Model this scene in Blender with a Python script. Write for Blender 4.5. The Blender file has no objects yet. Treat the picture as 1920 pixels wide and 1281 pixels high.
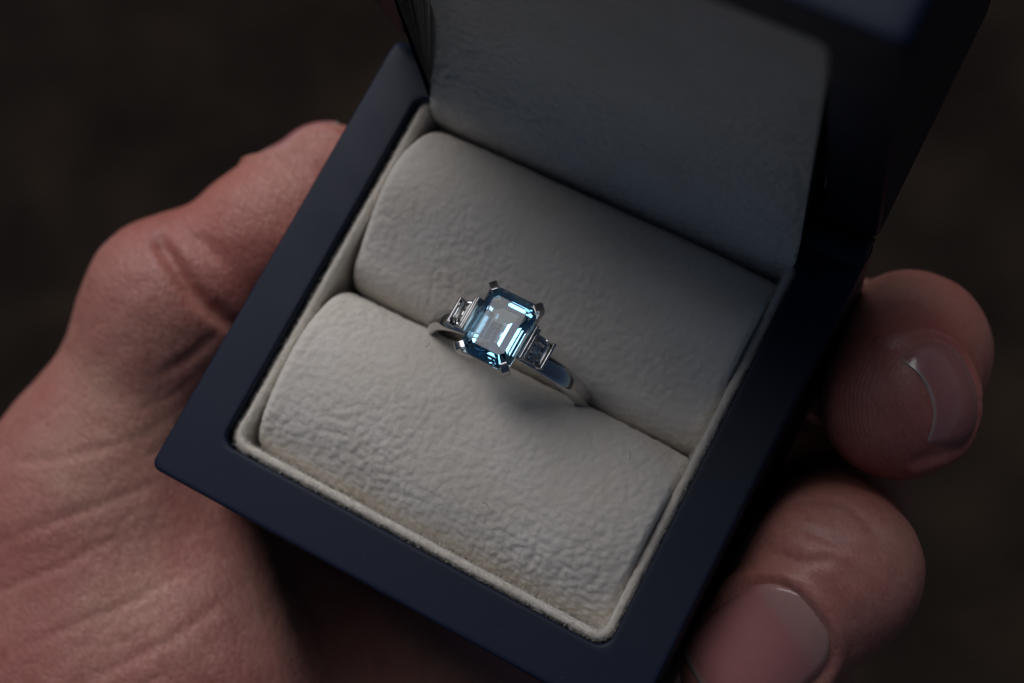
import bpy, bmesh, math, random
import numpy as np
from mathutils import Vector, Matrix, noise

# ------------------------------------------------------------------ scene, camera, light
sc = bpy.context.scene
C = sc.collection
MM = 0.001                    # everything is modelled in millimetres and stored in metres
BZ = 1100.0                   # the box is held 1.1 m above the ground (mm)

cam_d = bpy.data.cameras.new('camera')
cam_d.sensor_width = 36.0
cam_d.lens = 50.17
cam_d.clip_start = 0.01
cam_d.clip_end = 400.0
cam = bpy.data.objects.new('camera', cam_d)
C.objects.link(cam)
R_wc = Matrix(((0.8699695450898365, 0.46824391995631015, -0.15459826014587452),
               (-0.4215626184788221, 0.8688950141151123, 0.2594347955598435),
               (0.2558084230776265, -0.16052752371430679, 0.9533063331441215)))
CAM_MM = (69.6265, 5.4068, 148.2161)
cam.matrix_world = Matrix.Translation(Vector((CAM_MM[0]*MM, CAM_MM[1]*MM, (CAM_MM[2]+BZ)*MM))) @ R_wc.transposed().to_4x4()
cam_d.dof.use_dof = True
cam_d.dof.focus_distance = 0.1485
cam_d.dof.aperture_fstop = 13.5
cam_d.dof.aperture_blades = 7
sc.camera = cam

SUN_DIR = Vector((-0.54, 0.60, 0.84)).normalized()     # towards the light
sun_el = math.asin(SUN_DIR.z)
world = bpy.data.worlds.new('World')
sc.world = world
world.use_nodes = True
wn = world.node_tree
wn.nodes.clear()
wo = wn.nodes.new('ShaderNodeOutputWorld')
wb = wn.nodes.new('ShaderNodeBackground')
sky = wn.nodes.new('ShaderNodeTexSky')
sky.sky_type = 'NISHITA'
sky.sun_disc = False
sky.sun_elevation = sun_el
sky.sun_rotation = math.atan2(SUN_DIR.x, SUN_DIR.y)
sky.dust_density = 1.5
sky.air_density = 0.8
wb.inputs['Strength'].default_value = 0.05
wn.links.new(sky.outputs[0], wb.inputs['Color'])
wn.links.new(wb.outputs[0], wo.inputs['Surface'])

sun_d = bpy.data.lights.new('sun', 'SUN')
sun_d.energy = 4.8
sun_d.angle = math.radians(55)
sun_d.color = (0.97, 0.95, 0.975)
sun = bpy.data.objects.new('sun', sun_d)
sun.rotation_euler = SUN_DIR.to_track_quat('Z', 'Y').to_euler()
sun.location = (0, 0, 3)
C.objects.link(sun)

sc.view_settings.view_transform = 'Standard'
sc.view_settings.look = 'None'
sc.view_settings.exposure = -1.36
sc.view_settings.gamma = 1.0
sc.render.engine = 'CYCLES'
sc.cycles.use_denoising = True
sc.cycles.max_bounces = 16
sc.cycles.transmission_bounces = 14
sc.cycles.glossy_bounces = 6
sc.cycles.sample_clamp_indirect = 12.0

random.seed(7)
rng = np.random.default_rng(7)

# ------------------------------------------------------------------ helpers
def tag(o, label=None, cat=None, group=None, kind=None):
    if label: o['label'] = label
    if cat: o['category'] = cat
    if group: o['group'] = group
    if kind: o['kind'] = kind
    return o

def thing(name, label, cat, loc):
    o = bpy.data.objects.new(name, None)
    o.empty_display_size = 0.01
    o.location = (loc[0]*MM, loc[1]*MM, (loc[2]+BZ)*MM)
    C.objects.link(o)
    o['origin_mm'] = tuple(float(v) for v in loc)
    return tag(o, label, cat)

def origin_of(parent):
    while parent.parent: parent = parent.parent
    return np.array(tuple(parent['origin_mm']))

def mesh_obj(name, verts, faces, mat, parent=None, smooth=True, org=(0, 0, 0), sharp=None):
    """verts in box-frame millimetres"""
    v = np.asarray(verts, dtype=np.float64)
    o3 = origin_of(parent) if parent else np.array(org, float)
    me = bpy.data.meshes.new(name)
    me.from_pydata(((v-o3)*MM).tolist(), [], faces if isinstance(faces, list) else faces.tolist())
    me.update()
    bm = bmesh.new(); bm.from_mesh(me)
    bmesh.ops.recalc_face_normals(bm, faces=bm.faces)
    bm.to_mesh(me); bm.free()
    if smooth:
        me.polygons.foreach_set('use_smooth', [True]*len(me.polygons))
        if sharp is not None:
            me.set_sharp_from_angle(angle=math.radians(sharp))
    me.materials.append(mat)
    o = bpy.data.objects.new(name, me)
    if parent: o.parent = parent
    else: o.location = (o3[0]*MM, o3[1]*MM, (o3[2]+BZ)*MM)
    C.objects.link(o)
    return o

# ------------------------------------------------------------------ materials
def new_mat(name):
    m = bpy.data.materials.new(name)
    m.use_nodes = True
    nt = m.node_tree
    b = nt.nodes['Principled BSDF']
    return m, nt, b

def node(nt, typ, **kw):
    n = nt.nodes.new(typ)
    for k, v in kw.items():
        if k in n.inputs: n.inputs[k].default_value = v
        else: setattr(n, k, v)
    return n

def ramp(nt, fac, stops):
    r = nt.nodes.new('ShaderNodeValToRGB')
    el = r.color_ramp.elements
    while len(el) > 1: el.remove(el[-1])
    el[0].position, el[0].color = stops[0][0], (*stops[0][1], 1)
    for p, c in stops[1:]:
        e = el.new(p); e.color = (*c, 1)
    nt.links.new(fac, r.inputs[0])
    return r

def mathn(nt, op, a, b=None):
    n = nt.nodes.new('ShaderNodeMath'); n.operation = op
    for i, x in enumerate((a, b)):
        if x is None: continue
        if isinstance(x, (int, float)): n.inputs[i].default_value = x
        else: nt.links.new(x, n.inputs[i])
    return n.outputs[0]

def objcoord(nt, scale=1000.0):
    tc = nt.nodes.new('ShaderNodeTexCoord')
    mp = nt.nodes.new('ShaderNodeMapping')
    mp.inputs['Scale'].default_value = (scale,)*3      # texture space in millimetres
    nt.links.new(tc.outputs['Object'], mp.inputs['Vector'])
    return mp.outputs[0]

def felt_material():
    m, nt, b = new_mat('cream_felt')
    v = objcoord(nt)
    n1 = node(nt, 'ShaderNodeTexNoise', Scale=0.16, Detail=3.0); nt.links.new(v, n1.inputs['Vector'])
    n2 = node(nt, 'ShaderNodeTexNoise', Scale=5.0, Detail=6.0, Roughness=0.75); nt.links.new(v, n2.inputs['Vector'])
    n3 = node(nt, 'ShaderNodeTexNoise', Scale=1.5, Detail=3.0, Roughness=0.5); nt.links.new(v, n3.inputs['Vector'])
    cr = ramp(nt, n1.outputs[0], [(0.3, (0.77, 0.715, 0.63)), (0.7, (0.83, 0.785, 0.72))])
    mx = node(nt, 'ShaderNodeMixRGB', blend_type='MULTIPLY', Fac=0.5)
    c2 = ramp(nt, n2.outputs[0], [(0.3, (0.78, 0.76, 0.72)), (0.7, (1, 1, 1))])
    nt.links.new(cr.outputs[0], mx.inputs[1]); nt.links.new(c2.outputs[0], mx.inputs[2])
    nt.links.new(mx.outputs[0], b.inputs['Base Color'])
    b.inputs['Roughness'].default_value = 1.0
    b.inputs['Specular IOR Level'].default_value = 0.1
    b.inputs['Sheen Weight'].default_value = 0.25
    b.inputs['Sheen Roughness'].default_value = 0.5
    h = mathn(nt, 'ADD', mathn(nt, 'MULTIPLY', n3.outputs[0], 0.14), mathn(nt, 'MULTIPLY', n2.outputs[0], 0.16))
    bp = node(nt, 'ShaderNodeBump', Strength=0.6, Distance=0.0007)
    nt.links.new(h, bp.inputs['Height']); nt.links.new(bp.outputs[0], b.inputs['Normal'])
    return m

def lacquer_material():
    m, nt, b = new_mat('black_satin_lacquer')
    v = objcoord(nt)
    n1 = node(nt, 'ShaderNodeTexNoise', Scale=9.0, Detail=4.0, Roughness=0.7); nt.links.new(v, n1.inputs['Vector'])
    n2 = node(nt, 'ShaderNodeTexNoise', Scale=0.12, Detail=2.0); nt.links.new(v, n2.inputs['Vector'])
    vo = node(nt, 'ShaderNodeTexVoronoi', Scale=0.55); nt.links.new(v, vo.inputs['Vector'])
    dust = ramp(nt, vo.outputs['Distance'], [(0.0, (0.07, 0.075, 0.085)), (0.022, (0.07, 0.075, 0.085)), (0.045, (0.0085, 0.0135, 0.031))])
    nt.links.new(dust.outputs[0], b.inputs['Base Color'])
    b.inputs['Specular IOR Level'].default_value = 0.19
    r = ramp(nt, n2.outputs[0], [(0.3, (0.40,)*3), (0.7, (0.50,)*3)])
    nt.links.new(r.outputs[0], b.inputs['Roughness'])
    bp = node(nt, 'ShaderNodeBump', Strength=0.12, Distance=0.0001)
    nt.links.new(n1.outputs[0], bp.inputs['Height']); nt.links.new(bp.outputs[0], b.inputs['Normal'])
    return m

def platinum_material():
    m, nt, b = new_mat('polished_platinum')
    v = objcoord(nt)
    n1 = node(nt, 'ShaderNodeTexNoise', Scale=3.0, Detail=3.0); nt.links.new(v, n1.inputs['Vector'])
    b.inputs['Base Color'].default_value = (0.60, 0.585, 0.58, 1)
    b.inputs['Metallic'].default_value = 1.0
    r = ramp(nt, n1.outputs[0], [(0.3, (0.07,)*3), (0.7, (0.16,)*3)])
    nt.links.new(r.outputs[0], b.inputs['Roughness'])
    return m

def gem_material(name, ior, absorb, density):
    m, nt, b = new_mat(name)
    b.inputs['Base Color'].default_value = (1, 1, 1, 1)
    b.inputs['Roughness'].default_value = 0.0
    b.inputs['IOR'].default_value = ior
    b.inputs['Transmission Weight'].default_value = 1.0
    if density > 0:
        va = node(nt, 'ShaderNodeVolumeAbsorption', Density=density)
        va.inputs['Color'].default_value = (*absorb, 1)
        nt.links.new(va.outputs[0], nt.nodes['Material Output'].inputs['Volume'])
    return m

def skin_material():
    m, nt, b = new_mat('skin')
    v = objcoord(nt)
    big = node(nt, 'ShaderNodeTexNoise', Scale=0.055, Detail=4.0, Roughness=0.6); nt.links.new(v, big.inputs['Vector'])
    fine = node(nt, 'ShaderNodeTexNoise', Scale=1.1, Detail=5.0, Roughness=0.7); nt.links.new(v, fine.inputs['Vector'])
    cr = ramp(nt, big.outputs[0], [(0.28, (0.44, 0.165, 0.14)), (0.5, (0.51, 0.235, 0.195)), (0.72, (0.54, 0.31, 0.235))])
    mx = node(nt, 'ShaderNodeMixRGB', blend_type='MULTIPLY', Fac=0.45)
    c2 = ramp(nt, fine.outputs[0], [(0.3, (0.80, 0.70, 0.68)), (0.7, (1, 1, 1))])
    nt.links.new(cr.outputs[0], mx.inputs[1]); nt.links.new(c2.outputs[0], mx.inputs[2])
    # redness carried by the mesh (fingertips, joints)
    at = node(nt, 'ShaderNodeAttribute', attribute_name='redness')
    m2 = node(nt, 'ShaderNodeMixRGB', blend_type='MULTIPLY')
    m2.inputs[2].default_value = (1.0, 0.66, 0.62, 1)
    nt.links.new(at.outputs['Fac'], m2.inputs[0]); nt.links.new(mx.outputs[0], m2.inputs[1])
    nt.links.new(m2.outputs[0], b.inputs['Base Color'])
    b.inputs['Roughness'].default_value = 0.41
    b.inputs['Specular IOR Level'].default_value = 0.45
    b.inputs['Subsurface Weight'].default_value = 0.25
    b.inputs['Subsurface Radius'].default_value = (1.0, 0.35, 0.2)
    b.inputs['Subsurface Scale'].default_value = 0.0022
    # net of fine skin lines: three stretched cell patterns crossing
    hs = []
    for ang, sx, sy, w in ((22, 0.22, 1.3, 0.5), (75, 0.26, 1.5, 0.45), (-30, 0.3, 1.6, 0.34)):
        mp = nt.nodes.new('ShaderNodeMapping')
        mp.inputs['Rotation'].default_value = (0.3, 0.2, math.radians(ang))
        nt.links.new(v, mp.inputs['Vector'])
        mp2 = nt.nodes.new('ShaderNodeMapping'); mp2.inputs['Scale'].default_value = (sx, sy, 0.35)
        dn = node(nt, 'ShaderNodeTexNoise', Scale=0.25, Detail=3.0); nt.links.new(mp.outputs[0], dn.inputs['Vector'])
        ma = node(nt, 'ShaderNodeMixRGB', blend_type='ADD', Fac=1.0)
        sc_ = node(nt, 'ShaderNodeVectorMath', operation='SCALE'); sc_.inputs['Scale'].default_value = 2.2
        nt.links.new(dn.outputs['Color'], sc_.inputs[0])
        ad = node(nt, 'ShaderNodeVectorMath', operation='ADD')
        nt.links.new(mp.outputs[0], ad.inputs[0]); nt.links.new(sc_.outputs[0], ad.inputs[1])
        nt.links.new(ad.outputs[0], mp2.inputs['Vector'])
        vo = node(nt, 'ShaderNodeTexVoronoi', feature='DISTANCE_TO_EDGE', Scale=1.0)
        nt.links.new(mp2.outputs[0], vo.inputs['Vector'])
        r = ramp(nt, vo.outputs['Distance'], [(0.0, (0,)*3), (0.12, (1,)*3)])
        hs.append(mathn(nt, 'MULTIPLY', r.outputs[0], w))
        nt.nodes.remove(ma)
    pore = node(nt, 'ShaderNodeTexVoronoi', feature='DISTANCE_TO_EDGE', Scale=1.6); nt.links.new(v, pore.inputs['Vector'])
    h = mathn(nt, 'ADD', mathn(nt, 'ADD', hs[0], hs[1]), mathn(nt, 'ADD', hs[2], mathn(nt, 'MULTIPLY', pore.outputs['Distance'], 0.25)))
    h = mathn(nt, 'ADD', h, mathn(nt, 'MULTIPLY', fine.outputs[0], 0.3))
    # the lines also read as slightly darker, redder threads
    lc = node(nt, 'ShaderNodeMixRGB', blend_type='MULTIPLY')
    lc.inputs[2].default_value = (0.80, 0.66, 0.62, 1)
    inv = mathn(nt, 'MULTIPLY', mathn(nt, 'SUBTRACT', 1.0, mathn(nt, 'MULTIPLY', mathn(nt, 'ADD', mathn(nt, 'ADD', hs[0], hs[1]), hs[2]), 0.775)), 0.75)
    nt.links.new(inv, lc.inputs[0]); nt.links.new(m2.outputs[0], lc.inputs[1]); nt.links.new(lc.outputs[0], b.inputs['Base Color'])
    ap = node(nt, 'ShaderNodeAttribute', attribute_name='print')
    mpw = nt.nodes.new('ShaderNodeMapping'); mpw.inputs['Rotation'].default_value = (0.5, 0.9, 0.4)
    nt.links.new(v, mpw.inputs['Vector'])
    wv = node(nt, 'ShaderNodeTexWave', Scale=0.62, Distortion=3.0, Detail=1.0); wv.inputs['Detail Scale'].default_value = 0.25
    nt.links.new(mpw.outputs[0], wv.inputs['Vector'])
    pr_ = mathn(nt, 'MULTIPLY', mathn(nt, 'MULTIPLY', wv.outputs[1], 0.45), ap.outputs['Fac'])
    bp = node(nt, 'ShaderNodeBump', Strength=0.6, Distance=0.00012)
    al = node(nt, 'ShaderNodeAttribute', attribute_name='lines')
    h = mathn(nt, 'ADD', mathn(nt, 'MULTIPLY', h, al.outputs['Fac']), pr_)
    nt.links.new(h, bp.inputs['Height']); nt.links.new(bp.outputs[0], b.inputs['Normal'])
    return m

def nail_material():
    m, nt, b = new_mat('fingernail')
    at = node(nt, 'ShaderNodeAttribute', attribute_name='nail_v')
    cr = ramp(nt, at.outputs['Fac'], [(0.0, (0.46, 0.27, 0.235)), (0.20, (0.44, 0.235, 0.21)), (0.30, (0.42, 0.175, 0.165)), (0.95, (0.42, 0.17, 0.16)), (0.985, (0.50, 0.34, 0.30)), (1.0, (0.50, 0.38, 0.33))])
    nt.links.new(cr.outputs[0], b.inputs['Base Color'])
    v = objcoord(nt)
    n = node(nt, 'ShaderNodeTexNoise', Scale=0.9, Detail=3.0); nt.links.new(v, n.inputs['Vector'])
    b.inputs['Roughness'].default_value = 0.22
    b.inputs['Coat Weight'].default_value = 0.4
    b.inputs['Coat Roughness'].default_value = 0.12
    b.inputs['Subsurface Weight'].default_value = 0.15
    b.inputs['Subsurface Radius'].default_value = (1.0, 0.35, 0.2)
    b.inputs['Subsurface Scale'].default_value = 0.0015
    bp = node(nt, 'ShaderNodeBump', Strength=0.25, Distance=0.0002)
    nt.links.new(n.outputs[0], bp.inputs['Height']); nt.links.new(bp.outputs[0], b.inputs['Normal'])
    return m

def ground_material():
    m, nt, b = new_mat('dark_soil')
    v = objcoord(nt, 1.0)
    n1 = node(nt, 'ShaderNodeTexNoise', Scale=9.0, Detail=4.0, Roughness=0.5, Distortion=0.4); nt.links.new(v, n1.inputs['Vector'])
    n2 = node(nt, 'ShaderNodeTexNoise', Scale=55.0, Detail=4.0); nt.links.new(v, n2.inputs['Vector'])
    cr = ramp(nt, n1.outputs[0], [(0.32, (0.0085, 0.0058, 0.0043)), (0.5, (0.0160, 0.0110, 0.0080)), (0.68, (0.0265, 0.0172, 0.0110))])
    nt.links.new(cr.outputs[0], b.inputs['Base Color'])
    b.inputs['Roughness'].default_value = 1.0
    b.inputs['Specular IOR Level'].default_value = 0.15
    bp = node(nt, 'ShaderNodeBump', Strength=0.8, Distance=0.01)
    nt.links.new(n2.outputs[0], bp.inputs['Height']); nt.links.new(bp.outputs[0], b.inputs['Normal'])
    return m

M_FELT = felt_material(); M_LAC = lacquer_material(); M_PT = platinum_material()
M_FIBRE = new_mat('felt_fibre')[0]
_b = M_FIBRE.node_tree.nodes['Principled BSDF']; _b.inputs['Base Color'].default_value = (0.84, 0.81, 0.73, 1); _b.inputs['Roughness'].default_value = 1.0; _b.inputs['Specular IOR Level'].default_value = 0.1
M_LINT = new_mat('dark_lint')[0]
M_LINT.node_tree.nodes['Principled BSDF'].inputs['Base Color'].default_value = (0.10, 0.07, 0.04, 1)
M_AQUA = gem_material('aquamarine', 1.58, (0.12, 0.74, 0.99), 130.0)
M_DIA = gem_material('diamond', 2.2, (1, 1, 1), 0)
M_SKIN = skin_material(); M_NAIL = nail_material(); M_GROUND = ground_material()

# ------------------------------------------------------------------ ground
def build_ground():
    n = 120
    xs = np.concatenate([[-60000, -15000, -5000], np.linspace(-1500, 1500, n), [5000, 15000, 60000]])
    N = len(xs)
    X, Y = np.meshgrid(xs, xs, indexing='ij')
    Z = np.array([[noise.noise(Vector((x*0.012, y*0.012, 0)))*9 if abs(x) < 1600 and abs(y) < 1600 else 0.0 for y in xs] for x in xs])
    V = np.stack([X, Y, Z - BZ], -1).reshape(-1, 3)
    i = np.arange(N-1)
    a = (i[:, None]*N + i[None, :]).reshape(-1)
    F = np.stack([a, a+N, a+N+1, a+1], 1)
    g = mesh_obj('ground', V, F, M_GROUND, org=(0, 0, -BZ))
    tag(g, 'dark brown soil ground far below the held ring box', kind='structure')
build_ground()
# ------------------------------------------------------------------ the ring box
W, D = 60.0, 57.54
WALL = 6.0
LID_H = 27.8
TH = math.radians(83.25)
cT, sT = math.cos(TH), math.sin(TH)

def rrect(x0, x1, y0, y1, r, n=6):
    """counter-clockwise rounded rectangle"""
    pts = []
    for cx, cy, a0 in ((x1-r, y1-r, 0), (x0+r, y1-r, 90), (x0+r, y0+r, 180), (x1-r, y0+r, 270)):
        for k in range(n+1):
            a = math.radians(a0 + 90*k/n)
            pts.append((cx+r*math.cos(a), cy+r*math.sin(a)))
    return pts

def dense(pts, step):
    out = []
    m = len(pts)
    for i in range(m):
        a = pts[i]; b = pts[(i+1) % m]
        L = math.dist(a, b); k = max(1, int(round(L/step)))
        for j in range(k): out.append((a[0]+(b[0]-a[0])*j/k, a[1]+(b[1]-a[1])*j/k))
    return out

def shell(height, roof, back_r, bevel=0.32):
    """open tray: rim at z=0, body going down to -height; hinge side is y=D. returns verts, faces"""
    N = 176
    def loop(ins, r, z):
        base = rrect(ins, W-ins, ins, D-ins, max(r, 0.05), 6)
        # resample each side consistently: 4 corners x 7 pts, sides x 37
        out = []
        k = 7
        for c in range(4):
            cor = base[c*k:(c+1)*k]
            nxt = base[((c+1)*k) % len(base)]
            out += cor
            a = cor[-1]
            for j in range(1, 38): out.append((a[0]+(nxt[0]-a[0])*j/38, a[1]+(nxt[1]-a[1])*j/38))
        return [(x, y, z) for x, y in out]
    loops = []
    loops.append(loop(1.0, 1.6, -height))
    for k in range(5):
        a = math.radians(90*k/4)
        loops.append(loop(1.0-1.0*math.sin(a), 1.6, -height+1.0*(1-math.cos(a))))
    loops.append(loop(0, 1.1, -height*0.5))
    loops.append(loop(0, 1.1, -back_r-0.6))
    for k in range(5):
        a = math.radians(90*k/4)
        loops.append(loop(bevel*(1-math.cos(a)), 1.1, -bevel*(1-math.sin(a))))
    for k in range(1, 16):
        loops.append(loop(bevel+(WALL-2*bevel)*k/16, 1.1, 0))
    for k in range(5):
        a = math.radians(90*k/4)
        loops.append(loop(WALL-bevel*(1-math.sin(a)), 1.6, -bevel*(1-math.cos(a))))
    loops.append(loop(WALL, 1.6, -back_r-0.6))
    loops.append(loop(WALL, 1.6, -(height-roof)))
    V = []
    for lp in loops:
        for x, y, z in lp:
            e = y-(D-back_r)
            if e > 0 and z > -back_r-0.5:
                drop = back_r - math.sqrt(max(back_r**2-e*e, 0))
                z = max(z, -99) - drop*max(0, 1+z/(back_r+0.5))
            V.append((x, y, z))
    n = len(loops[0]); F = []
    for i in range(len(loops)-1):
        for j in range(n):
            F.append((i*n+j, i*n+(j+1) % n, (i+1)*n+(j+1) % n, (i+1)*n+j))
    F.append(tuple(range(n)))
    F.append(tuple((len(loops)-1)*n+j for j in range(n)))
    return np.array(V), F

def lid_xform(P):
    """closed-lid tray coordinates (x, y, z<=0 into the lid) -> opened lid"""
    P = np.asarray(P, float)
    d = D-P[:, 1]; e = -P[:, 2]
    return np.stack([P[:, 0], D-d*cT+e*sT, d*sT+e*cT], 1)

box = thing('ring_box', 'black satin ring box with cream felt lining, lid open, held in the hand', 'ring box', (30, D/2, -30))
V, F = shell(30.0, 4.0, 2.6)
base = mesh_obj('box_base', V, F, M_LAC, box, sharp=35)
V, F = shell(LID_H, 4.0, 0.8)
lid = mesh_obj('lid', lid_xform(V), F, M_LAC, box, sharp=35)

# ---- hinge barrel closing the gap between base and lid
def hinge():
    V = []; F = []; M = 20
    xs = [7.0, 7.4, 59.4, 59.8]; rs = [2.0, 2.3, 2.3, 2.0]
    for x, r in zip(xs, rs):
        for j in range(M):
            a = 2*math.pi*j/M
            V.append((x, D-1.9+r*math.cos(a), -0.9+r*math.sin(a)))
    for i in range(3):
        for j in range(M): F.append((i*M+j, i*M+(j+1) % M, (i+1)*M+(j+1) % M, (i+1)*M+j))
    F.append(tuple(range(M))); F.append(tuple(3*M+j for j in range(M)))
    return V, F
V, F = hinge()
mesh_obj('hinge', V, F, M_LAC, box, sharp=35)

# ---- felt lining strip: a soft wall with a rounded top edge, open at the hinge
def felt_noise(V, amp, f=1.0):
    out = V.copy()
    for i, p in enumerate(V):
        q = Vector(p*f)
        out[i] += np.array((noise.noise(q*1.7), noise.noise(q*1.7+Vector((31, 7, 3))), noise.noise(q*1.7+Vector((5, 77, 13)))))*amp
        out[i] += np.array((noise.noise(q*4.1), noise.noise(q*4.1+Vector((31, 7, 3))), noise.noise(q*4.1+Vector((5, 77, 13)))))*amp*0.45
    return out

def lining_path(x0, x1, y0, yend, r=1.5, step=0.35):
    P = []
    def seg(a, b):
        L = math.dist(a, b); k = int(L/step)
        for j in range(k): P.append((a[0]+(b[0]-a[0])*j/k, a[1]+(b[1]-a[1])*j/k))
    seg((x0, yend), (x0, y0+r))
    for k in range(9):
        a = math.radians(180+90*k/9); P.append((x0+r+r*math.cos(a), y0+r+r*math.sin(a)))
    seg((x0+r, y0), (x1-r, y0))
    for k in range(9):
        a = math.radians(270+90*k/9); P.append((x1-r+r*math.cos(a), y0+r+r*math.sin(a)))
    seg((x1, y0+r), (x1, yend)); P.append((x1, yend))
    return np.array(P)

def lining(path, ztop, depth, T=0.98, endtaper=0.0, amp=0.09):
    n = len(path)
    tan = np.gradient(path, axis=0); tan /= np.linalg.norm(tan, axis=1)[:, None]
    nrm = np.stack([-tan[:, 1], tan[:, 0]], 1)          # points to the inside of the tray
    # section: (offset inward, z)
    sec = [(0.0, -depth), (0.0, -3.0), (0.0, -1.6), (0.0, -0.9)]
    for k in range(1, 8):
        a = math.radians(180-180*k/8); sec.append((T/2+T/2*math.cos(a), -T/2+T/2*math.sin(a)))
    sec += [(T, -0.9), (T, -1.6), (T, -3.0), (T, -depth)]
    V = []; F = []; m = len(sec)
    s = np.concatenate([[0], np.cumsum(np.linalg.norm(np.diff(path, axis=0), axis=1))])
    for i in range(n):
        e = min(s[i], s[-1]-s[i]); lower = 0.0
        if endtaper > 0 and e < endtaper: lower = endtaper-math.sqrt(max(endtaper**2-(endtaper-e)**2, 0))
        for o, z in sec:
            V.append((path[i, 0]+nrm[i, 0]*o, path[i, 1]+nrm[i, 1]*o, ztop+z-(lower if z > -depth else 0)))
    for i in range(n-1):
        for j in range(m-1): F.append((i*m+j, i*m+j+1, (i+1)*m+j+1, (i+1)*m+j))
        F.append((i*m+m-1, i*m, (i+1)*m, (i+1)*m+m-1))
    F.append(tuple(range(m))); F.append(tuple((n-1)*m+j for j in range(m)))
    V = np.array(V)
    return felt_noise(V, amp), F

pathB = lining_path(6.5, 53.75, 6.28, 52.3, r=2.0)
V, F = lining(pathB, -0.75, 12, endtaper=2.0)
base_lining = mesh_obj('felt_lining', V, F, M_FELT, box)
pathL = lining_path(6.35, 53.65, 6.35, 53.6)
V, F = lining(pathL, -1.3, 16, endtaper=3.0)
mesh_obj('felt_lining', lid_xform(V), F, M_FELT, lid)
# felt card in the bottom of the lid
V = [(7, 7, -16), (53, 7, -16), (53, 52, -16), (7, 52, -16), (7, 7, -17), (53, 7, -17), (53, 52, -17), (7, 52, -17)]
F = [(0, 1, 2, 3), (7, 6, 5, 4), (0, 4, 5, 1), (1, 5, 6, 2), (2, 6, 7, 3), (3, 7, 4, 0)]
mesh_obj('felt_backing', lid_xform(V), F, M_FELT, lid, smooth=False)

# ---- padded felt rolls
def smooth_profile(P, step):
    P = np.array(P, float)
    t = np.concatenate([[0], np.cumsum(np.linalg.norm(np.diff(P, axis=0), axis=1))])
    # Catmull-Rom
    out = []
    for i in range(len(P)-1):
        p0 = P[max(i-1, 0)]; p1 = P[i]; p2 = P[i+1]; p3 = P[min(i+2, len(P)-1)]
        k = max(2, int((t[i+1]-t[i])/step))
        for j in range(k):
            u = j/k
            out.append(0.5*((2*p1)+(-p0+p2)*u+(2*p0-5*p1+4*p2-p3)*u*u+(-p0+3*p1-3*p2+p3)*u**3))
    out.append(P[-1])
    return np.array(out)

def pebble(q, f):
    """soft rounded puffs of pebbled felt, about 0..1"""
    v = Vector(q)
    wv = Vector((noise.noise(v*0.7), noise.noise(v*0.7+Vector((11, 3, 5))), noise.noise(v*0.7+Vector((2, 17, 9)))))
    u = (v+wv*0.35)*f
    d0 = noise.voronoi(u)[0][0]
    d1 = noise.voronoi(u*1.7+Vector((7, 7, 7)))[0][0]
    return max(0, 1-(d0/0.72)**2)*0.75+max(0, 1-(d1/0.72)**2)*0.25+noise.noise(v*0.6)*0.25

def roll(name, prof, x0, x1, parent, amp_fn, end_r=1.3, dx=0.2, crest=0.35, drop_right=True):
    pr = smooth_profile(prof, 0.2)
    m = len(pr)
    tn = np.gradient(pr, axis=0); tn /= np.linalg.norm(tn, axis=1)[:, None]
    nn = np.stack([-tn[:, 1], tn[:, 0]], 1)              # outward (up) for profiles running +y
    xs = []
    k = 9
    for j in range(k): xs.append(x0+end_r*(1-math.cos(math.radians(90*j/k))))
    xs += list(np.linspace(x0+end_r, x1-end_r*0.5, int((x1-x0-2*end_r)/dx)))
    er2 = end_r*0.5
    for j in range(k-1, -1, -1): xs.append(x1-er2*(1-math.cos(math.radians(90*j/k))))
    V = []
    Lp = np.linspace(0, 1, m)
    for x in xs:
        er = end_r if x < (x0+x1)/2 else end_r*0.5
        e = min(x-x0, x1-x)
        ins = er-math.sqrt(max(er**2-(er-e)**2, 0)) if e < er else 0
        mid = 1-((x-(x0+x1)/2)/((x1-x0)/2))**2          # slightly fuller in the middle
        for i in range(m):
            right = 1.0*max(0, 1-(x1-x)/9.0)**2 if drop_right else 0
            y, z = pr[i]+nn[i]*(-ins+crest*mid*math.sin(math.pi*Lp[i]))
            z -= right
            p = np.array((x, y, z))
            a = amp_fn(x, Lp[i])
            h = (pebble((x, y, z), 1.28)-0.5)*a if 0.10 < Lp[i] < 0.93 else 0.0
            h += noise.noise(Vector((x*0.09, y*0.12, z*0.12)))*0.35*math.sin(math.pi*Lp[i])
            V.append((x, y+nn[i, 0]*h, z+nn[i, 1]*h))
    n = len(xs); F = []
    for i in range(n-1):
        for j in range(m-1): F.append((i*m+j, i*m+j+1, (i+1)*m+j+1, (i+1)*m+j))
    F.append(tuple(range(m))); F.append(tuple((n-1)*m+j for j in range(m)))
    F.append(tuple(i*m for i in range(n)))
    return mesh_obj(name, V, F, M_FELT, parent) if name else (np.array(V), F)

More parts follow.
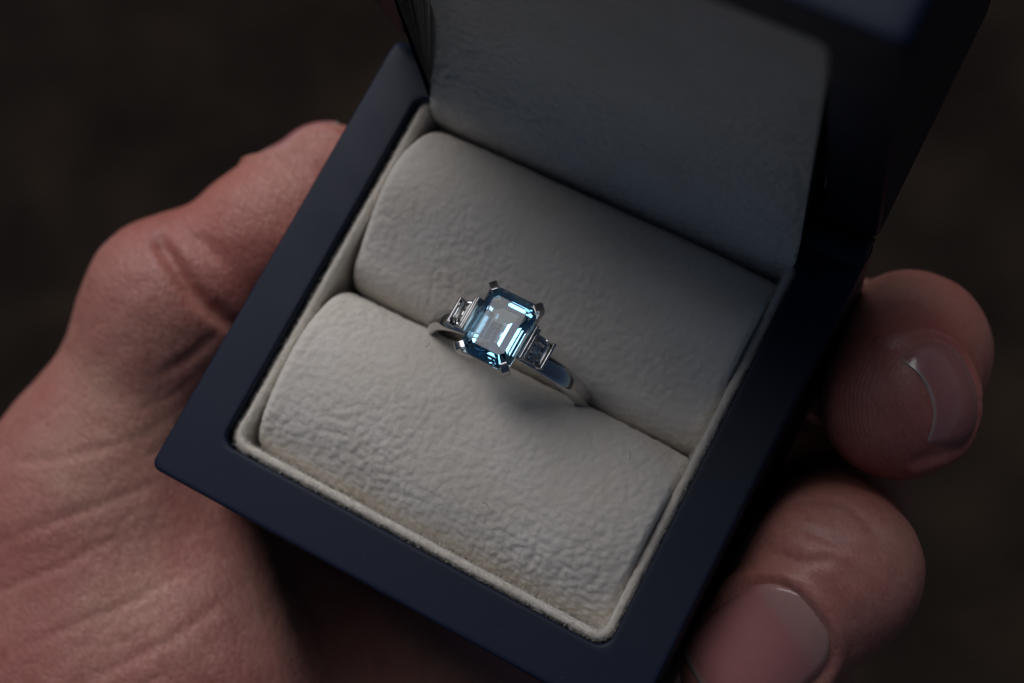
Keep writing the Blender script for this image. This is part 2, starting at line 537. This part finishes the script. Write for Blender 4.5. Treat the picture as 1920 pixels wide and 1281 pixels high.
front_prof = [(a, b-1.4*min(1, max(0, (b+12)/6))) for a, b in [(7.15, -12), (7.15, -6), (7.4, -3.4), (8.6, -0.9), (11.2, 1.0), (14.4, 2.2), (18.0, 2.7), (21.6, 2.4), (24.6, 1.3), (26.9, -0.4), (28.1, -3.0), (28.35, -7), (28.4, -12)]]
back_prof = [(a, b-1.4*min(1, max(0, (b+12)/6))) for a, b in [(28.6, -12), (28.7, -7), (29.0, -3.6), (30.4, -1.3), (32.8, 0.1), (36.2, 1.8), (39.8, 3.1), (43.2, 3.2), (46.4, 1.6), (48.9, -0.9), (50.2, -3.9), (50.6, -7), (50.7, -12)]]
def amp_front(x, l): return (0.135+0.11*max(0, min(1, (0.60-l)/0.28)))*(0.8+0.7*noise.noise(Vector((x*0.11, l*4, 3))))
def amp_back(x, l): return 0.115*(0.9+0.7*noise.noise(Vector((x*0.13, l*4, 8))))
roll_front = roll('ring_roll', front_prof, 8.1, 52.6, box, amp_front)
roll_back = roll('ring_roll', back_prof, 8.1, 52.6, box, amp_back)
# lid pad: bulges forward at the hinge, then leans back into the lid (profile y, z)
lid_prof = [(50.9, -12), (50.75, -5.5), (50.7, -2.0), (51.3, 0.2), (52.7, 2.8), (54.7, 5.3), (56.5, 8.8), (57.2, 12.4), (57.4, 17.5), (57.0, 25), (56.0, 34), (54.7, 43), (53.7, 49.8)]
V, F = roll(None, lid_prof, 7.3, 53.45, lid, lambda x, l: 0.26, end_r=0.9, crest=0.3, drop_right=False)
mesh_obj('lid_pad', V, F, M_FELT, lid)

# ---- felt fuzz: short loose fibres on the edges of the lining
def fibres(name, P, Nr, lmin, lmax, w, spread, parent, xf=None):
    """short loose fibres rooted at P, leaning along Nr"""
    n = len(P)
    d = Nr+rng.normal(size=(n, 3))*spread
    d /= np.linalg.norm(d, axis=1)[:, None]
    L = rng.uniform(lmin, lmax, n)[:, None]
    s_ = np.cross(d, rng.normal(size=(n, 3))); s_ /= np.linalg.norm(s_, axis=1)[:, None]
    b = rng.normal(size=(n, 3))*0.12*(L/0.5)
    V = np.stack([P-s_*w, P+s_*w, P+d*L*0.5+s_*w*0.8+b*0.5, P+d*L*0.5-s_*w*0.8+b*0.5, P+d*L+b*1.6], 1).reshape(-1, 3)
    k = np.arange(n)*5
    Q = np.stack([k, k+1, k+2, k+3], 1).tolist(); T3 = np.stack([k+3, k+2, k+4], 1).tolist()
    if xf: V = xf(V)
    o3 = origin_of(parent)
    me = bpy.data.meshes.new(name)
    me.from_pydata(((V-o3)*MM).tolist(), [], Q+T3)
    me.materials.append(M_FIBRE)
    o = bpy.data.objects.new(name, me); o.parent = parent; C.objects.link(o)
    tag(o, kind='stuff')

def fuzz(path, ztop, count, xf=None, parent=None):
    n = len(path)
    tan = np.gradient(path, axis=0); tan /= np.linalg.norm(tan, axis=1)[:, None]
    nrm = np.stack([-tan[:, 1], tan[:, 0]], 1)
    i = rng.integers(0, n, count); a = rng.uniform(0, math.pi, count)
    ox = 0.54+0.50*np.cos(a); z = ztop-0.54+0.50*np.sin(a); j = rng.normal(size=count)*0.15
    P = np.stack([path[i, 0]+nrm[i, 0]*ox+tan[i, 0]*j, path[i, 1]+nrm[i, 1]*ox+tan[i, 1]*j, z], 1)
    Nr = np.stack([nrm[i, 0]*np.cos(a), nrm[i, 1]*np.cos(a), np.sin(a)], 1)
    fibres('felt_fuzz', P, Nr, 0.2, 0.6, 0.012, 0.8, parent, xf)

def nap(surface, count, parent):
    """nap of short fibres lying over a padded surface"""
    me = surface.data
    m = len(me.vertices)
    co = np.empty(m*3, np.float32); no = np.empty(m*3, np.float32)
    me.vertices.foreach_get('co', co); me.vertices.foreach_get('normal', no)
    co = co.reshape(-1, 3)/MM+origin_of(parent); no = no.reshape(-1, 3)
    i = rng.integers(0, m, count)
    i = i[co[i, 2] > -5.5]
    fibres('felt_nap', co[i]+rng.normal(size=(len(i), 3))*0.06-no[i]*0.02, no[i]*0.7, 0.12, 0.3, 0.009, 0.7, parent)
fuzz(pathB, -0.75, 24000, parent=box)
fuzz(pathL, -1.3, 4000, xf=lid_xform, parent=lid)
nap(roll_front, 40000, box)
nap(roll_back, 32000, box)


# ------------------------------------------------------------------ the ring
RC = np.array((29.8, 28.5, -4.1))                # centre of the hoop
RY = math.radians(2.8)
RT = math.radians(4.5)                           # it leans back a little
def rx(P):
    P = np.asarray(P, float)
    x, y, z = P[:, 0], P[:, 1], P[:, 2]
    x, z = x*math.cos(RY)+z*math.sin(RY), -x*math.sin(RY)+z*math.cos(RY)
    return np.stack([RC[0]+x, RC[1]+y*math.cos(RT)+z*math.sin(RT), RC[2]-y*math.sin(RT)+z*math.cos(RT)], 1)

ring = thing('ring', 'polished platinum ring with pale blue step-cut stone, standing in the slot between the felt rolls', 'ring', tuple(RC-np.array((0, 0, 10.2))))
def band():
    N = 200; M = 28; V = []; F = []
    for i in range(N):
        a = 2*math.pi*i/N                         # 0 = top
        t = (1+math.cos(a))/2
        # shoulders open out and flatten towards the head
        near = math.exp(-((min(a, 2*math.pi-a))/0.75)**4)
        r_in = 8.7
        r_out = 10.15-0.75*near
        w = 2.3+0.35*t**3-0.4*near
        rc = (r_in+r_out)/2; hr = (r_out-r_in)/2
        for j in range(M):
            b = 2*math.pi*j/M
            cb, sb = math.cos(b), math.sin(b)
            e = 0.85
            yy = math.copysign(abs(cb)**e, cb)*w/2
            rr = rc+math.copysign(abs(sb)**0.8, sb)*hr
            V.append((math.sin(a)*rr, yy, math.cos(a)*rr))
    for i in range(N):
        for j in range(M):
            F.append((i*M+j, i*M+(j+1) % M, ((i+1) % N)*M+(j+1) % M, ((i+1) % N)*M+j))
    return V, F
V, F = band()
mesh_obj('band', rx(V), F, M_PT, ring)

def bevel_box(c, u, v, w, hu, hv, hw, b):
    """box with bevelled edges; c centre, u v w unit axes, half sizes, bevel b"""
    c = np.array(c, float); u = np.array(u, float); v = np.array(v, float); w = np.array(w, float)
    bm = bmesh.new()
    bmesh.ops.create_cube(bm, size=2.0)
    for ve in bm.verts: ve.co = Vector((ve.co.x*hu, ve.co.y*hv, ve.co.z*hw))
    bmesh.ops.bevel(bm, geom=list(bm.edges), offset=b, segments=3, affect='EDGES', profile=0.6)
    bm.verts.ensure_lookup_table()
    V = [c+u*p.co.x+v*p.co.y+w*p.co.z for p in bm.verts]
    F = [tuple(x.index for x in f.verts) for f in bm.faces]
    bm.free()
    return V, F

def sweep(path, rad, M=10, closed=False, flat=1.0):
    P = np.array(path, float); n = len(P); V = []; F = []
    for i in range(n):
        if closed: t = P[(i+1) % n]-P[i-1]
        else: t = P[min(i+1, n-1)]-P[max(i-1, 0)]
        t /= np.linalg.norm(t)
        a = np.cross(t, (0, 0, 1.0))
        if np.linalg.norm(a) < 1e-3: a = np.cross(t, (0, 1.0, 0))
        a /= np.linalg.norm(a); b = np.cross(t, a)
        r = rad[i] if hasattr(rad, '__len__') else rad
        for j in range(M):
            q = 2*math.pi*j/M
            V.append(P[i]+a*math.cos(q)*r+b*math.sin(q)*r*flat)
    for i in range(n if closed else n-1):
        for j in range(M): F.append((i*M+j, i*M+(j+1) % M, ((i+1) % n)*M+(j+1) % M, ((i+1) % n)*M+j))
    if not closed: F.append(tuple(range(M))); F.append(tuple((n-1)*M+j for j in range(M)))
    return V, F

# stray hairs of lint lying on the front roll
for hx, hy, hz, ang, ln in ((47.3, 24.3, 0.9, 1.1, 0.9), (21.5, 25.6, 0.0, 0.4, 0.7), (36.5, 13.2, 1.5, 2.2, 0.8)):
    P = [(hx+math.cos(ang+t*0.9)*ln*t, hy+math.sin(ang+t*0.9)*ln*t, hz+0.12+0.08*math.sin(t*3)) for t in np.linspace(0, 1, 6)]
    V, F = sweep(P, 0.022, M=5)
    mesh_obj('lint_hair', V, F, M_LINT, box)

GZ = 13.2                                        # girdle height above hoop centre
HX, HY, CC = 2.95, 3.95, 0.72
def octo(hx, hy, c, z):
    return [(hx, -hy+c, z), (hx, hy-c, z), (hx-c, hy, z), (-hx+c, hy, z), (-hx, hy-c, z), (-hx, -hy+c, z), (-hx+c, -hy, z), (hx-c, -hy, z)]
def step_gem(levels):
    V = []; F = []
    for L in levels: V += octo(*L)
    for i in range(len(levels)-1):
        for j in range(8): F.append((i*8+j, i*8+(j+1) % 8, (i+1)*8+(j+1) % 8, (i+1)*8+j))
    F.append(tuple(range(8))); F.append(tuple((len(levels)-1)*8+j for j in range(8)))
    return V, F
V, F = step_gem([(1.92, 2.82, 0.46, GZ+0.98), (2.34, 3.28, 0.57, GZ+0.74), (2.70, 3.68, 0.66, GZ+0.42), (HX, HY, CC, GZ+0.06), (HX, HY, CC, GZ-0.06),
                 (2.40, 3.40, 0.58, GZ-1.24), (1.75, 2.75, 0.42, GZ-2.01), (1.00, 2.00, 0.22, GZ-2.69), (0.20, 1.20, 0.04, GZ-3.27)])
mesh_obj('blue_stone', rx(V), F, M_AQUA, ring, smooth=False)

# claws at the four corners, each a flat square-tipped bar bent over the corner
for sx in (-1, 1):
    for sy in (-1, 1):
        o = np.array((sx, sy, 0))/math.sqrt(2); s = np.array((-sy*sx*sx, sx*sy*sy, 0.0)); s = np.array((-sy, sx, 0))/math.sqrt(2)
        cx, cy = sx*(HX-CC/2), sy*(HY-CC/2)
        secs = []
        # (outward offset, height, half width, half thickness dir)
        line = [(-0.75, GZ-3.9), (-0.35, GZ-2.4), (0.16, GZ-0.9), (0.30, GZ-0.1), (0.30, GZ+0.45), (0.16, GZ+0.70)]
        V = []; F = []
        for k, (of, z) in enumerate(line):
            hw = 0.44 if k > 1 else 0.32
            th = 0.32
            c = np.array((cx, cy, z))+o*of
            V += [c+o*th+s*hw, c+o*th-s*hw, c-o*th-s*hw, c-o*th+s*hw]
        # tip: folded inwards over the stone
        c = np.array((cx, cy, GZ+0.80))
        V += [c+o*0.34+s*0.43, c+o*0.34-s*0.43, c-o*0.50-s*0.42, c-o*0.50+s*0.42]
        n = 7
        for k in range(n-1):
            for j in range(4): F.append((k*4+j, k*4+(j+1) % 4, (k+1)*4+(j+1) % 4, (k+1)*4+j))
        F.append((0, 1, 2, 3)); F.append(tuple((n-1)*4+j for j in range(4)))
        ob = mesh_obj('claw', rx(V), F, M_PT, ring, smooth=True, sharp=50)
        bv = ob.modifiers.new('bevel', 'BEVEL'); bv.width = 0.00009; bv.segments = 2; bv.limit_method = 'ANGLE'; bv.angle_limit = math.radians(40)

# gallery rails under the stone
for nm, hx, hy, c, z, r in (('gallery_rail', 2.35, 3.3, 0.55, GZ-1.25, 0.28), ('gallery_rail', 1.75, 2.5, 0.5, GZ-2.9, 0.34)):
    pts = octo(hx, hy, c, z); P = []
    for i in range(8):
        a = np.array(pts[i]); b = np.array(pts[(i+1) % 8])
        for j in range(6): P.append(a+(b-a)*j/6)
    V, F = sweep(P, r, closed=True)
    mesh_obj(nm, rx(V), F, M_PT, ring)

# side stones: tapered baguettes, each held between two bars, sloping away from the centre stone
for sx in (-1, 1):
    p0 = np.array((sx*3.35, 0, GZ-0.62)); p1 = np.array((sx*5.22, 0, GZ-2.05))
    u = (p1-p0)/np.linalg.norm(p1-p0); w = np.cross(u, (0, 1, 0))
    if w[2] < 0: w = -w
    v = np.array((0, 1.0, 0))
    def bar(p, hl, dz=0.0, hu=0.17, name='setting_bar'):
        V, F = bevel_box(p+w*dz, u, v, w, hu, hl, 0.62, min(hu*0.62, 0.12))
        mesh_obj(name, rx(V), F, M_PT, ring, smooth=True, sharp=40)
    bar(p0, 1.82, dz=0.16, hu=0.17); bar(p1, 1.56, dz=0.12, hu=0.16)
    # second thin bar between the centre stone and the first
    bar(p0-u*0.42+w*0.22, 1.98, hu=0.13)
    # the baguette: table, one crown step, pavilion wedge, with a taper outwards
    q0 = p0+u*0.18; q1 = p1-u*0.18
    def quad(s, dz):
        a0, a1 = 1.52*s, 1.34*s
        m0 = q0+(q1-q0)*(1-s)*0.5; m1 = q1-(q1-q0)*(1-s)*0.5
        return [m0-v*a0+w*dz, m0+v*a0+w*dz, m1+v*a1+w*dz, m1-v*a1+w*dz]
    V = quad(0.62, 0.62)+quad(0.86, 0.50)+quad(1.0, 0.30)+quad(1.0, 0.22)+quad(0.60, -0.35)+quad(0.08, -0.75)
    F = []
    for i in range(5):
        for j in range(4): F.append((i*4+j, i*4+(j+1) % 4, (i+1)*4+(j+1) % 4, (i+1)*4+j))
    F += [(0, 1, 2, 3), (20, 21, 22, 23)]
    mesh_obj('baguette_stone', rx(V), F, M_DIA, ring, smooth=False)
    # cup under the baguette joining it to the shoulder
    V = []
    for (pp, hl, top, bot) in ((p0-u*0.5, 1.7, -0.62, -2.6), (p0+u*0.7, 1.55, -0.75, -2.5), (p1-u*0.2, 1.35, -0.6, -1.9), (p1+u*0.22, 1.25, -0.35, -1.5)):
        V += [pp-v*hl+w*top, pp+v*hl+w*top, pp+v*hl*0.8+w*bot, pp-v*hl*0.8+w*bot]
    F = []
    for i in range(3):
        for j in range(4): F.append((i*4+j, i*4+(j+1) % 4, (i+1)*4+(j+1) % 4, (i+1)*4+j))
    F += [(0, 1, 2, 3), (12, 13, 14, 15)]
    ob = mesh_obj('shoulder', rx(V), F, M_PT, ring, smooth=True, sharp=40)
    bv = ob.modifiers.new('bevel', 'BEVEL'); bv.width = 0.00015; bv.segments = 2

# ------------------------------------------------------------------ the hand (signed distance body, one continuous mesh)
D_=57.54
def cap(P,a,b,ra,rb):
    a=np.array(a,np.float32);b=np.array(b,np.float32);ab=b-a
    t=np.clip(((P-a)@ab)/(ab@ab),0,1)
    return np.linalg.norm(P-a-t[...,None]*ab,axis=-1)-(ra+(rb-ra)*t)
def ell(P,c,r,az=0.0,el=0.0):
    q=P-np.array(c,np.float32)
    ca,sa=np.cos(np.radians(az)),np.sin(np.radians(az))
    x=q[...,0]*ca+q[...,1]*sa; y=-q[...,0]*sa+q[...,1]*ca; z=q[...,2]
    ce,se=np.cos(np.radians(el)),np.sin(np.radians(el))
    x,z=x*ce+z*se,-x*se+z*ce
    k=np.sqrt((x/r[0])**2+(y/r[1])**2+(z/r[2])**2)
    return (k-1)*min(r)
def smin(a,b,k):
    h=np.maximum(k-np.abs(a-b),0)/k
    return np.minimum(a,b)-h*h*k*0.25
def smax(a,b,k): return -smin(-a,-b,k)
def box_sdf(P,inset=0.0):
    c=np.array((30,D_/2,-15),np.float32);r=np.array((30,D_/2,15),np.float32)-inset-1.0
    q=np.abs(P-c)-r
    return np.linalg.norm(np.maximum(q,0),axis=-1)+np.minimum(q.max(axis=-1),0)-1.0
# joints in millimetres, box frame
THUMB=[(-17,-8,-30),(-16.6,18.6,-19),(-9.2,32.2,-18),(-6.6,41.6,-18)]
F_MID=[(40,50,-50),(63.5,57.5,-44),(67.8,53.6,-21),(69.2,44.4,-9.2)]
F_RING=[(38,34,-49),(67.5,36,-40),(70.9,24.8,-9.8),(67.5,11.6,-12.5)]
F_PINK=[(36,16,-50),(66,19,-45),(72,12,-30),(71,2,-25)]
F_IND=[(22,66,-52),(42,73,-54),(46,70,-42),(44,65,-36)]
def hand_sdf(P):
    P=np.asarray(P,np.float32)
    # palm
    d=ell(P,(26,24,-47),(48,40,17))
    d=smin(d,ell(P,(22,42,-52),(34,28,14)),12)
    # thenar mound and heel of the hand
    d=smin(d,cap(P,(-6,-30,-43),(-17,-8,-30),22,15),14)
    d=smin(d,ell(P,(-4,-24,-37),(24,34,21),-60),10)
    d=smin(d,cap(P,(34,-26,-64),(0,-60,-62),22,26),14)
    d=smin(d,cap(P,(0,-60,-60),(-40,-150,-75),27,27),20)
    # hollow of the palm in front of the box
    d=smax(d,-cap(P,(19,12,-28),(88,-34,-20),18.0,27),4)
    # thumb
    a,b,c,e=THUMB
    t=cap(P,a,b,14.5,10.4)
    t=smin(t,ell(P,b,(10.7,10.6,10.4)),6)
    t2=cap(P,(b[0]+1,b[1]+2,b[2]),c,9.8,9.2)
    t2=smin(t2,cap(P,c,e,9.0,7.6),4)
    t=smin(t,t2,3.0)
    d=smin(d,t,9)
    # fingers
    def finger(J,r):
        q=cap(P,J[0],J[1],r[0]+1.0,r[0])
        q=smin(q,cap(P,J[1],J[2],r[0]-.4,r[1]),4)
        q=smin(q,cap(P,J[2],J[3],r[1]-.2,r[2]),2.5)
        return q
    f=finger(F_MID,(9.4,9.2,8.4))
    g=finger(F_RING,(9.4,8.8,7.6))
    h=finger(F_PINK,(8.4,7.6,6.8))
    i=finger(F_IND,(9.4,8.4,7.6))
    f=smin(smin(smin(f,g,1.2),h,1.2),i,1.2)
    # base of the fingers melts into the palm
    w=np.clip((62-P[...,0])/14,0,1)
    d=smin(d,f,2.0+10.0*w)
    d=smax(d,-box_sdf(P,0.12),1.2)
    return d
def surface_nets(f, lo, h, dims):
    """mesh the zero level of f sampled on a regular grid"""
    nx, ny, nz = dims
    xs = lo[0]+h*np.arange(nx); ys = lo[1]+h*np.arange(ny); zs = lo[2]+h*np.arange(nz)
    G = np.empty(dims, np.float32)
    step = 16
    for i in range(0, nx, step):
        P = np.stack(np.meshgrid(xs[i:i+step], ys, zs, indexing='ij'), -1).astype(np.float32)
        G[i:i+step] = f(P)
    neg = G < 0
    cells = np.zeros((nx-1, ny-1, nz-1), np.int16)
    for a in (0, 1):
        for b in (0, 1):
            for c in (0, 1):
                cells += neg[a:nx-1+a, b:ny-1+b, c:nz-1+c]
    act = (cells > 0) & (cells < 8)
    idx = -np.ones(act.shape, np.int64)
    ci = np.argwhere(act); idx[act] = np.arange(len(ci))
    acc = np.zeros((len(ci), 3)); cnt = np.zeros(len(ci))
    corners = [(a, b, c) for a in (0, 1) for b in (0, 1) for c in (0, 1)]
    for a in corners:
        for ax in range(3):
            if a[ax] == 1: continue
            b = list(a); b[ax] = 1
            ga = G[ci[:, 0]+a[0], ci[:, 1]+a[1], ci[:, 2]+a[2]]; gb = G[ci[:, 0]+b[0], ci[:, 1]+b[1], ci[:, 2]+b[2]]
            m = (ga < 0) != (gb < 0)
            t = np.where(m, ga/(ga-gb+1e-12), 0)
            p = np.tile(np.array(a, float), (len(ci), 1)); p[:, ax] += t
            acc[m] += p[m]; cnt[m] += 1
    V = (ci+acc/cnt[:, None])*h+np.array(lo)
    F = []
    for ax in range(3):
        sl0 = [slice(1, -1)]*3; sl0[ax] = slice(0, -1)
        sl1 = [slice(1, -1)]*3; sl1[ax] = slice(1, None)
        a = neg[tuple(sl0)]; b = neg[tuple(sl1)]
        e = np.argwhere(a != b)
        fl = a[a != b]
        off = np.array([1, 1, 1]); off[ax] = 0
        e = e+off
        u, w = [(1, 2), (2, 0), (0, 1)][ax]
        du = np.zeros(3, int); du[u] = 1
        dw = np.zeros(3, int); dw[w] = 1
        g = lambda k: idx[k[:, 0], k[:, 1], k[:, 2]]
        q = np.stack([g(e-du-dw), g(e-dw), g(e), g(e-du)], 1)
        q[~fl] = q[~fl][:, ::-1]
        F.append(q)
    F = np.concatenate(F); F = F[(F >= 0).all(1)]
    return V, F

def grad(P, e=0.25):
    g = np.stack([hand_sdf(P+np.eye(3)[k]*e)-hand_sdf(P-np.eye(3)[k]*e) for k in range(3)], -1)
    return g/(np.linalg.norm(g, axis=-1, keepdims=True)+1e-9)

def snap(P, it=6):
    P = np.array(P, float)
    for _ in range(it): P = P-grad(P)*hand_sdf(P)[:, None]
    return P

hand = thing('hand', 'left hand cradling the black ring box, thumb at one side, fingertips curled round the other', 'hand', (22, 16, -60))
V, F = surface_nets(hand_sdf, (-78, -125, -92), 1.0, (180, 215, 96))
V = snap(V, 2)

# nails: (centre near surface, outward normal, growth direction, half width, half length)
NAILS = [((73.4, 46.5, -4.0), (0.62, 0.35, 0.70), (-0.50, -0.62, 0.60), 6.2, 4.4),
         ((67.8, 13.6, -4.8), (0.10, -0.12, 0.98), (-0.46, -0.88, -0.15), 6.3, 6.8),
         ((-14.0, 44.4, -16.0), (-0.84, 0.54, 0.03), (0.40, 0.88, -0.2), 4.6, 5.8)]
def nail_frame(nl):
    c, n, g, hw, hl = nl
    n = np.array(n, float); n /= np.linalg.norm(n)
    g = np.array(g, float); g -= n*(g@n); g /= np.linalg.norm(g)
    return np.array(c, float), n, g, np.cross(n, g), hw, hl
def project(P0, n, far=9.0):
    T = np.zeros(len(P0))
    for _ in range(60):
        s = hand_sdf(P0+n*far-n*T[:, None]); T += np.clip(s, -1, 3)*0.8
    return P0+n*far-n*T[:, None]
nail_mesh = []
for nl in NAILS:
    c, n, g, s, hw, hl = nail_frame(nl)
    nu, nv = 25, 29
    pts = []; vv = []
    for j in range(nv):
        v = -1+2*j/(nv-1)                          # -1 cuticle, +1 free edge
        if v < 0: wdt = (1-abs(v)**2.6)**(1/2.6) if abs(v) < 1 else 0.0
        else: wdt = 1.0-0.10*v*v
        wdt = max(wdt, 0.28 if v > -1 else 0.22)
        for i in range(nu):
            u = -1+2*i/(nu-1)
            endc = -0.20*(1-u*u) if v > 0 and nl is NAILS[0] else (0.08*(1-u*u) if v > 0 else 0)
            pts.append(c+s*(u*wdt*hw)+g*((v+endc*v)*hl)); vv.append((v+1)/2)
    P = project(np.array(pts), n)
    gr = grad(P)
    lift = []
    for k, q in enumerate(P):
        j, i = divmod(k, nu)
        u = abs(-1+2*i/(nu-1)); v = -1+2*j/(nv-1)
        e = 0.26-(0.24*max(0, v) if nl is NAILS[0] else 0)
        e -= 0.65*max(0, (u-0.76)/0.24)**2
        if v < -0.6: e -= 0.5*((-v-0.6)/0.4)**2
        lift.append(e)
    # the outer surface of the plate; its arch is evened out a little
    Q = P+gr*np.array(lift)[:, None]
    nail_mesh.append((Q, np.array(vv), nu, nv, n))

# creases pressed into the skin: (polyline mm, width, depth)
CREASES = [([(-18.5, 24.5, -8.4), (-16.9, 23.5, -8.1), (-14.0, 22.0, -8.2), (-11.4, 20.5, -9.0), (-9.2, 19.7, -10.5), (-7.2, 19.4, -12.8), (-5.0, 19.7, -16.5)], 0.95, 2.1),
           ([(-15.5, 26.5, -8.5), (-12.5, 26.0, -8.6), (-9.5, 25.0, -10.5)], 0.9, 0.5),
           ([(-24.5, -9.1, -14.6), (-16.2, -4.6, -12.5), (-10.5, 0.7, -13.8), (-8.0, 5.5, -15.2)], 0.6, 0.18),
           ([(-19, -17.5, -14.0), (-11.2, -9.3, -13.5), (-5.6, -1.8, -16.8)], 0.65, 0.24),
           ([(-18, -24.3, -15.4), (-10.0, -15.7, -14.4), (-4.9, -7.4, -16.2)], 0.5, 0.18),
           ([(-12, -29.3, -15.8), (-0.8, -15.7, -16.9), (3.3, -8.1, -20.2)], 0.6, 0.2),
           ([(-3, -29, -17.3), (5.5, -17.2, -18.9), (7.9, -10.8, -20.8)], 0.7, 0.2),
           ([(-10.8, 9.9, -12.5), (-8.7, 14.0, -12.7), (-7.6, 17.5, -12.7)], 0.8, 0.35),
           ([(64.0, 28.6, -4.5), (65.7, 29.6, -3.9), (68.7, 30.7, -3.1), (72.8, 29.2, -2.0), (75.5, 27.5, -4)], 0.6, 0.28),
           ([(62.5, 23.4, -5), (63.9, 23.0, -3.7), (67.5, 23.0, -1.2), (70.2, 24.6, -0.5), (75, 24, -4)], 0.6, 0.32),
           ([(64, 25.8, -4), (68, 26.3, -1.4), (73, 26.3, -1.4)], 0.5, 0.25)]
for k in range(26):
    a = np.array((rng.uniform(-24, 2), rng.uniform(-34, 6), -14.0)); th = rng.normal(0.85 if k % 2 else 2.1, 0.3); L = rng.uniform(6, 15)
    CREASES.append(([tuple(a), tuple(a+L*0.5*np.array((math.cos(th), math.sin(th), 0))), tuple(a+L*np.array((math.cos(th+0.2), math.sin(th+0.2), 0)))], 0.36, rng.uniform(0.08, 0.16)))
seg_a = []; seg_b = []; seg_w = []; seg_d = []
for pl, w_, d_ in CREASES:
    # refine and snap
    Q = []
    for i in range(len(pl)-1):
        a = np.array(pl[i]); b = np.array(pl[i+1])
        for k in range(8): Q.append(a+(b-a)*k/8)
    Q.append(np.array(pl[-1])); Q = snap(np.array(Q, float), 8)
    n = len(Q)
    for i in range(n-1):
        f = math.sin(math.pi*(i+0.5)/(n-1))**0.6
        seg_a.append(Q[i]); seg_b.append(Q[i+1]); seg_w.append(w_); seg_d.append(d_*f)

def subdivide_quads(V, F):
    """one level of plain linear subdivision (quads)"""
    e = np.sort(np.concatenate([F[:, [0, 1]], F[:, [1, 2]], F[:, [2, 3]], F[:, [3, 0]]]), axis=1)
    ue, inv = np.unique(e, axis=0, return_inverse=True); inv = inv.reshape(-1)
    n = len(V); m = len(F)
    VE = V[ue].mean(1); VF = V[F].mean(1)
    k = inv.reshape(4, m)+n
    c = np.arange(m)+n+len(ue)
    NV = np.concatenate([V, VE, VF])
    NF = np.concatenate([np.stack([F[:, 0], k[0], c, k[3]], 1), np.stack([k[0], F[:, 1], k[1], c], 1),
                         np.stack([c, k[1], F[:, 2], k[2]], 1), np.stack([k[3], c, k[2], F[:, 3]], 1)])
    return NV, NF
V, F = subdivide_quads(V, F)
V = snap(V, 2)
Nn = grad(V)
disp = np.zeros(len(V))
front = V[:, 1] > -60
for a, b, w_, d_ in zip(seg_a, seg_b, seg_w, seg_d):
    m = np.where(np.linalg.norm(V-(a+b)/2, axis=1) < 3*w_+2)[0]
    if len(m) == 0: continue
    ab = b-a; t = np.clip(((V[m]-a)@ab)/(ab@ab+1e-9), 0, 1)
    dist = np.linalg.norm(V[m]-a-t[:, None]*ab, axis=1)
    disp[m] = np.minimum(disp[m], -d_*np.exp(-(dist/w_)**2))
# soft bed and raised fold round each nail
for nl in NAILS:
    c, n, g, s, hw, hl = nail_frame(nl)
    cs = project(c[None], n)[0]
    q = V-cs
    u = (q@s)/hw; v = (q@g)/hl; w_ = q@n
    m = (np.abs(w_) < 6) & (np.abs(u) < 1.8) & (np.abs(v) < 1.8) & ((Nn@n) > 0.1)
    rr = (np.abs(u)**2.6+np.where(v < 0, np.abs(v)**2.6, 0.0))**(1/2.6)
    ridge = 0.55*np.exp(-((rr-1.11)/0.10)**2)-0.12*(rr < 1)
    ridge *= np.clip((1.05-v)/0.25, 0, 1)
    disp[m] += ridge[m]
# slow unevenness of flesh
lump = np.array([noise.noise(Vector(p*0.11))*0.22+noise.noise(Vector(p*0.33))*0.10 for p in V])
keep = np.clip(-(-box_sdf(V.astype(np.float32)))/2.0, 0, 1)
V2 = V+Nn*(disp+lump*keep)[:, None]
hb = mesh_obj('skin', V2, F, M_SKIN, hand)
red = np.zeros(len(V))
for c, r in ((F_MID[3], 11), (F_RING[3], 10), (F_MID[2], 8), (F_RING[2], 6), (THUMB[2], 12), (THUMB[3], 10), (F_PINK[3], 10)):
    red = np.maximum(red, np.exp(-(np.linalg.norm(V-np.array(c), axis=1)/r)**2)*0.9)
lines = np.clip((45-V[:, 0])/30, 0.0, 1.0)*0.85+0.30
at = hb.data.attributes.new('lines', 'FLOAT', 'POINT'); at.data.foreach_set('value', lines.astype(np.float32))
pad = np.exp(-(np.linalg.norm(V-np.array((63.5, 41.0, -8.0)), axis=1)/9.5)**4)
at = hb.data.attributes.new('print', 'FLOAT', 'POINT'); at.data.foreach_set('value', pad.astype(np.float32))
at = hb.data.attributes.new('redness', 'FLOAT', 'POINT'); at.data.foreach_set('value', red.astype(np.float32))

for k, (Q, vv, nu, nv, n) in enumerate(nail_mesh):
    top = Q; bot = Q-n*0.45
    V = np.concatenate([top, bot]); m = nu*nv; F = []
    for j in range(nv-1):
        for i in range(nu-1):
            a = j*nu+i; F.append((a, a+1, a+nu+1, a+nu)); F.append((m+a, m+a+nu, m+a+nu+1, m+a+1))
    def rim(ids):
        for a, b in zip(ids[:-1], ids[1:]): F.append((a, b, m+b, m+a))
    rim([i for i in range(nu)]); rim([(nv-1)*nu+i for i in range(nu)])
    rim([j*nu for j in range(nv)]); rim([j*nu+nu-1 for j in range(nv)])
    o = mesh_obj('thumbnail' if k == 2 else 'fingernail', V, F, M_NAIL, hand, sharp=60)
    at = o.data.attributes.new('nail_v', 'FLOAT', 'POINT'); at.data.foreach_set('value', np.concatenate([vv, vv]).astype(np.float32))
